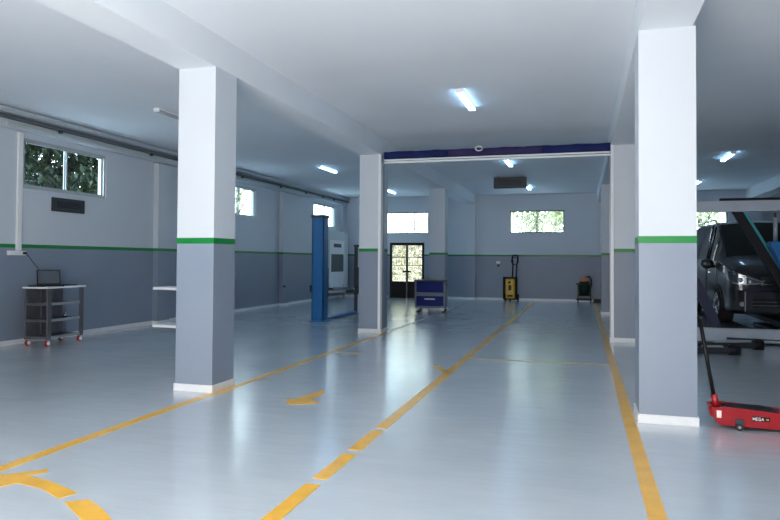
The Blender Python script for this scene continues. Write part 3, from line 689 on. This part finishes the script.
# platform under the van
pf = empty('lift_platform', (3.45, 13.45, 0), 0, label='low grey lift platform carrying the dark van', category='vehicle lift')
for s in (-1, 1):
    m = MB(); cx = 0.0+s*0.85
    m.box(cx-0.42, cx+0.36, 0.05, 5.4, 0.20, 0.298, 'dark_metal', 0.006); m.build('runway', pf)
    m = MB(); m.box(cx-0.32, cx+0.30, 0.9, 4.6, 0.0, 0.05, 'dark_metal')
    m.tube([(cx-0.25, 1.0, 0.08), (cx-0.25, 4.2, 0.18)], 0.03, 'dark_metal', 4); m.tube([(cx+0.25, 4.2, 0.08), (cx+0.25, 1.0, 0.18)], 0.03, 'dark_metal', 4); m.build('scissor_base', pf)
m = MB(); m.box(-2.0, 2.0, -0.04, 0.04, 0.05, 0.298, 'beam_grey', 0.008); m.build('front_beam', pf)
m = MB(); m.box(-2.0, 2.0, -0.055, -0.04, 0.278, 0.297, 'aluminium', 0.003); m.build('edge_rail', pf)
m = MB(); m.prism([(-0.93, -0.046, 0.135), (0.0, -0.046, 0.115), (0.0, -0.046, 0.10), (-0.93, -0.046, 0.09)], (0, 0.012, 0), 'dark_metal'); m.build('slot', pf)
m = MB(); m.box(-0.15, 0.02, -0.052, -0.04, 0.085, 0.10, 'chrome', 0.003); m.build('bright_trim', pf)
for x in (-1.8, 1.8): MB().box(x-0.06, x+0.06, -0.035, 0.035, 0, 0.05, 'white_metal', 0.006).build('leg', pf)

# black support arms lying on the floor before the platform
for (p0, p1, lab) in (((1.45, 11.75), (2.46, 12.02), 'black steel arm with a round end on the floor before the platform, nearer one'), ((1.55, 12.42), (3.0, 12.88), 'black steel arm with a round end on the floor before the platform, farther one')):
    a = empty('support_arm', (p0[0], p0[1], 0), 0, label=lab, category='lift arm', group='black arms before the platform')
    d = Vector((p1[0]-p0[0], p1[1]-p0[1], 0)); ang = math.atan2(d.y, d.x); L = d.length; a.rotation_euler.z = ang
    MB().box(0, L-0.1, -0.06, 0.06, 0.02, 0.12, 'dark_metal', 0.012).build('bar', a)
    MB().box(L*0.42, L*0.72, -0.05, 0.05, 0.121, 0.145, 'aluminium', 0.006).build('sliding_plate', a)
    m = MB(); m.cyl((L-0.1, 0, 0), (L-0.1, 0, 0.15), 0.10, 'black_plastic', n=24); m.cyl((L-0.1, 0, 0.15), (L-0.1, 0, 0.175), 0.06, 'rubber', n=20); m.build('round_pad', a)
    MB().box(0, 0.1, -0.08, 0.08, 0, 0.02, 'dark_metal').build('foot', a)

# ------------------------------------------------------------------ gantry before the van
gt = empty('steel_gantry', (3.45, 13.45, 0.298), 0, label='grey steel gantry frame with a teal edged diagonal brace before the van', category='gantry')
gz = 2.13
m = MB(); m.box(-1.98, 1.98, -0.05, 0.05, gz, gz+0.20, 'beam_grey', 0.006); m.build('top_beam', gt)
m = MB(); m.box(-1.03, 1.9, -0.03, 0.05, gz+0.202, gz+0.25, 'black_plastic', 0.005); m.build('top_rail', gt)
for x in (-1.92, 1.92):
    m = MB(); m.box(x-0.06, x+0.06, -0.05, 0.05, 0.01, gz, 'grey_metal', 0.006); m.box(x-0.08, x+0.08, -0.06, 0.06, 0, 0.01, 'grey_metal'); m.build('upright', gt)
def brace(xa, za, xb, zb, w, m1, m2, w2):
    d = Vector((xb-xa, 0, zb-za)).normalized(); n = Vector((d.z, 0, -d.x))
    if n.x < 0: n = -n
    A, B_ = Vector((xa, -0.03, za)), Vector((xb, -0.03, zb))
    m = MB(); m.prism([A, B_, B_+n*w, A+n*w], (0, 0.06, 0), m1, 0.004); o = m.build('diagonal_brace', gt)
    if w2:
        m = MB(); m.prism([A+n*w, B_+n*w, B_+n*(w+w2), A+n*(w+w2)], (0, 0.05, 0), m2, 0.003); m.build('teal_edge', o)
brace(-0.83, gz, 0.36, 0.0, 0.16, 'black_plastic', 'teal', 0.045)
brace(-1.54, 0.85, -1.17, 0.0, 0.17, 'brace_navy', 'navy', 0)

# slanted blue machine right behind the gantry brace
bm_ = empty('blue_machine', (3.40, 12.98, 0), 0, label='blue slanted workshop machine beside the teal edged brace of the gantry', category='machine')
m = MB(); m.prism([(0.62, 0, 0.02), (1.75, 0, 0.02), (1.75, 0, 1.87), (-0.24, 0, 1.87), (-0.24, 0, 1.78)], (0, 0.32, 0), 'lift_blue', 0.01); m.build('cabinet', bm_)
m = MB(); m.box(0.05, 1.7, -0.012, 0.002, 1.52, 1.55, 'white_plastic', 0.003); m.build('trim_line', bm_)
for x in (-0.14, -0.02, 0.10, 0.22, 0.34, 0.46):
    m = MB(); m.cyl((x, 0.16, 1.871), (x, 0.16, 2.30), 0.035, 'grey_metal', n=14); m.cyl((x, 0.16, 2.30), (x, 0.16, 2.38), 0.018, 'dark_metal', n=10); m.build('cylinder', bm_)
m = MB(); m.box(0.18, 0.28, -0.012, 0.002, 1.36, 1.42, 'white_plastic', 0.003); m.build('label_plate', bm_)
MB().box(0.7, 1.7, 0.02, 0.30, 0, 0.02, 'dark_metal').build('foot', bm_)

# ------------------------------------------------------------------ trees outside
def tree(loc, h, crown_r, n, leafm, leaf, label, name='leafy_tree', group=None, dens=0.35):
    rnd = random.Random(hash((round(loc[0], 1), round(loc[1], 1))) & 0xffff)
    t = empty(name, loc, 0, label=label, category='tree')
    if group: t['group'] = group
    q_ = 0.45 if name == 'sparse_tree' else 1.0
    tr = MB(); tr.tube([(0, 0, 0), (0.1, 0, h*0.35), (0.0, 0.1, h*0.62), (0.1, 0, h*0.92)], [0.17, 0.13*q_, 0.08*q_, 0.03*q_], 'bark', 8)
    tips = []
    for k in range(12):
        z = h*(0.38+0.045*k); a = k*2.4; r = crown_r*(0.95-0.03*k)
        p = [Vector((0.05, 0.05, z)), Vector((math.cos(a)*r*0.45, math.sin(a)*r*0.45, z+0.35)), Vector((math.cos(a)*r, math.sin(a)*r, z+0.75))]
        tr.tube(p, [0.05*q_, 0.035*q_, 0.012*q_], 'bark', 5); tips += [p[1].lerp(p[2], u) for u in (0, 0.35, 0.7, 1)]
        for q in range(3):
            b = p[1].lerp(p[2], 0.3*q+0.1); e = b+Vector((rnd.uniform(-.6, .6), rnd.uniform(-.6, .6), rnd.uniform(0.1, .6))); tr.tube([b, e], [0.015, 0.006], 'bark', 4); tips.append(e)
    tr.build('trunk', t)
    lv = MB(); i = lv.mi(leafm)
    for k in range(n):
        c = rnd.choice(tips)+Vector((rnd.gauss(0, dens), rnd.gauss(0, dens), rnd.gauss(0, dens*0.8)))
        q = Matrix.Rotation(rnd.uniform(0, 6.28), 3, 'Z') @ Matrix.Rotation(rnd.uniform(-1.2, 1.2), 3, 'X')
        s = leaf*rnd.uniform(0.6, 1.3)
        vs = [lv.bm.verts.new(c + q @ Vector(v)*s) for v in ((0, -1, 0), (0.42, -0.1, 0.1), (0, 1, 0), (-0.42, -0.1, 0.1))]
        f = lv.bm.faces.new(vs); f.material_index = i
    lv.build('foliage', t)
    return t
tree((-13.0, 13.6, -0.21), 6.8, 1.75, 12000, 'leaf_dark', 0.13, 'dark green tree close outside the first window, left pane')
tree((-13.9, 17.3, -0.21), 4.9, 1.7, 3600, 'leaf_dark', 0.12, 'dark green tree outside the first window, right pane')
tree((-16.5, 29.6, -0.21), 6.6, 1.3, 1300, 'leaf_light', 0.11, 'small green tree outside the second window of the left wall')
tree((-8.3, 33.0, -0.21), 5.9, 1.6, 1500, 'leaf_light', 0.08, 'sparse bare branched tree outside the window above the iron door', name='sparse_tree')
tree((-1.3, 32.5, -0.21), 6.6, 2.2, 9000, 'leaf_light', 0.12, 'pale yellow green tree outside the middle back window', name='sparse_tree')
tree((4.8, 31.0, -0.21), 6.4, 2.2, 5000, 'leaf_light', 0.10, 'bright green tree outside the back window behind the van')

# ------------------------------------------------------------------ light
w = bpy.data.worlds.new('sky'); bpy.context.scene.world = w; w.use_nodes = True
nt = w.node_tree; bg = nt.nodes['Background']
tc = nt.nodes.new('ShaderNodeTexCoord'); sp = nt.nodes.new('ShaderNodeSeparateXYZ'); rp = nt.nodes.new('ShaderNodeValToRGB')
nt.links.new(tc.outputs['Generated'], sp.inputs[0]); nt.links.new(sp.outputs['Z'], rp.inputs['Fac']); nt.links.new(rp.outputs['Color'], bg.inputs['Color'])
rp.color_ramp.elements[0].position = 0.0; rp.color_ramp.elements[0].color = (0.85, 0.93, 1.0, 1)
rp.color_ramp.elements[1].position = 0.6; rp.color_ramp.elements[1].color = (0.62, 0.80, 1.0, 1)
bg.inputs['Strength'].default_value = 11.0

def area(name, loc, rot, sx, sy, power, col):
    d = bpy.data.lights.new(name, 'AREA'); d.shape = 'RECTANGLE'; d.size = sx; d.size_y = sy; d.energy = power; d.color = col
    o = bpy.data.objects.new(name, d); o.location = loc; o.rotation_euler = rot; C.objects.link(o); return o
# daylight entering by the open entrance behind the camera
area('entrance_daylight', (-1.75, YF-0.25, 1.8), (R(98), 0, 0), 4.0, 3.4, 300, (1.0, 0.90, 0.81))
# added upward lamp that brightens the near ceiling, standing in for forecourt bounce
area('bounce_fill', (-1.75, YF-0.9, 0.35), (R(140), 0, 0), 4.2, 1.8, 760, (1.0, 0.90, 0.81))

# ------------------------------------------------------------------ camera
cam = bpy.data.cameras.new('camera'); co = bpy.data.objects.new('camera', cam); C.objects.link(co)
F = Vector((-0.27853764, 0.96016262, 0.02246165)); Rv = Vector((0.96042528, 0.2784674, 0.00625972)); U = Vector((2.44486995e-04, -2.33163037e-02, 9.99728108e-01))
co.matrix_world = Matrix(((Rv.x, U.x, -F.x, 0), (Rv.y, U.y, -F.y, 0), (Rv.z, U.z, -F.z, 1.5), (0, 0, 0, 1)))
cam.sensor_width = 36; cam.lens = 665.036/780*36; cam.shift_y = -(260-245.33)/780
cam.clip_start = 0.05; cam.clip_end = 300
sc = bpy.context.scene; sc.camera = co
sc.view_settings.view_transform = 'Standard'; sc.view_settings.look = 'None'; sc.view_settings.gamma = 1; sc.view_settings.exposure = -0.2
sc.cycles.max_bounces = 10; sc.cycles.diffuse_bounces = 6; sc.cycles.sample_clamp_indirect = 8
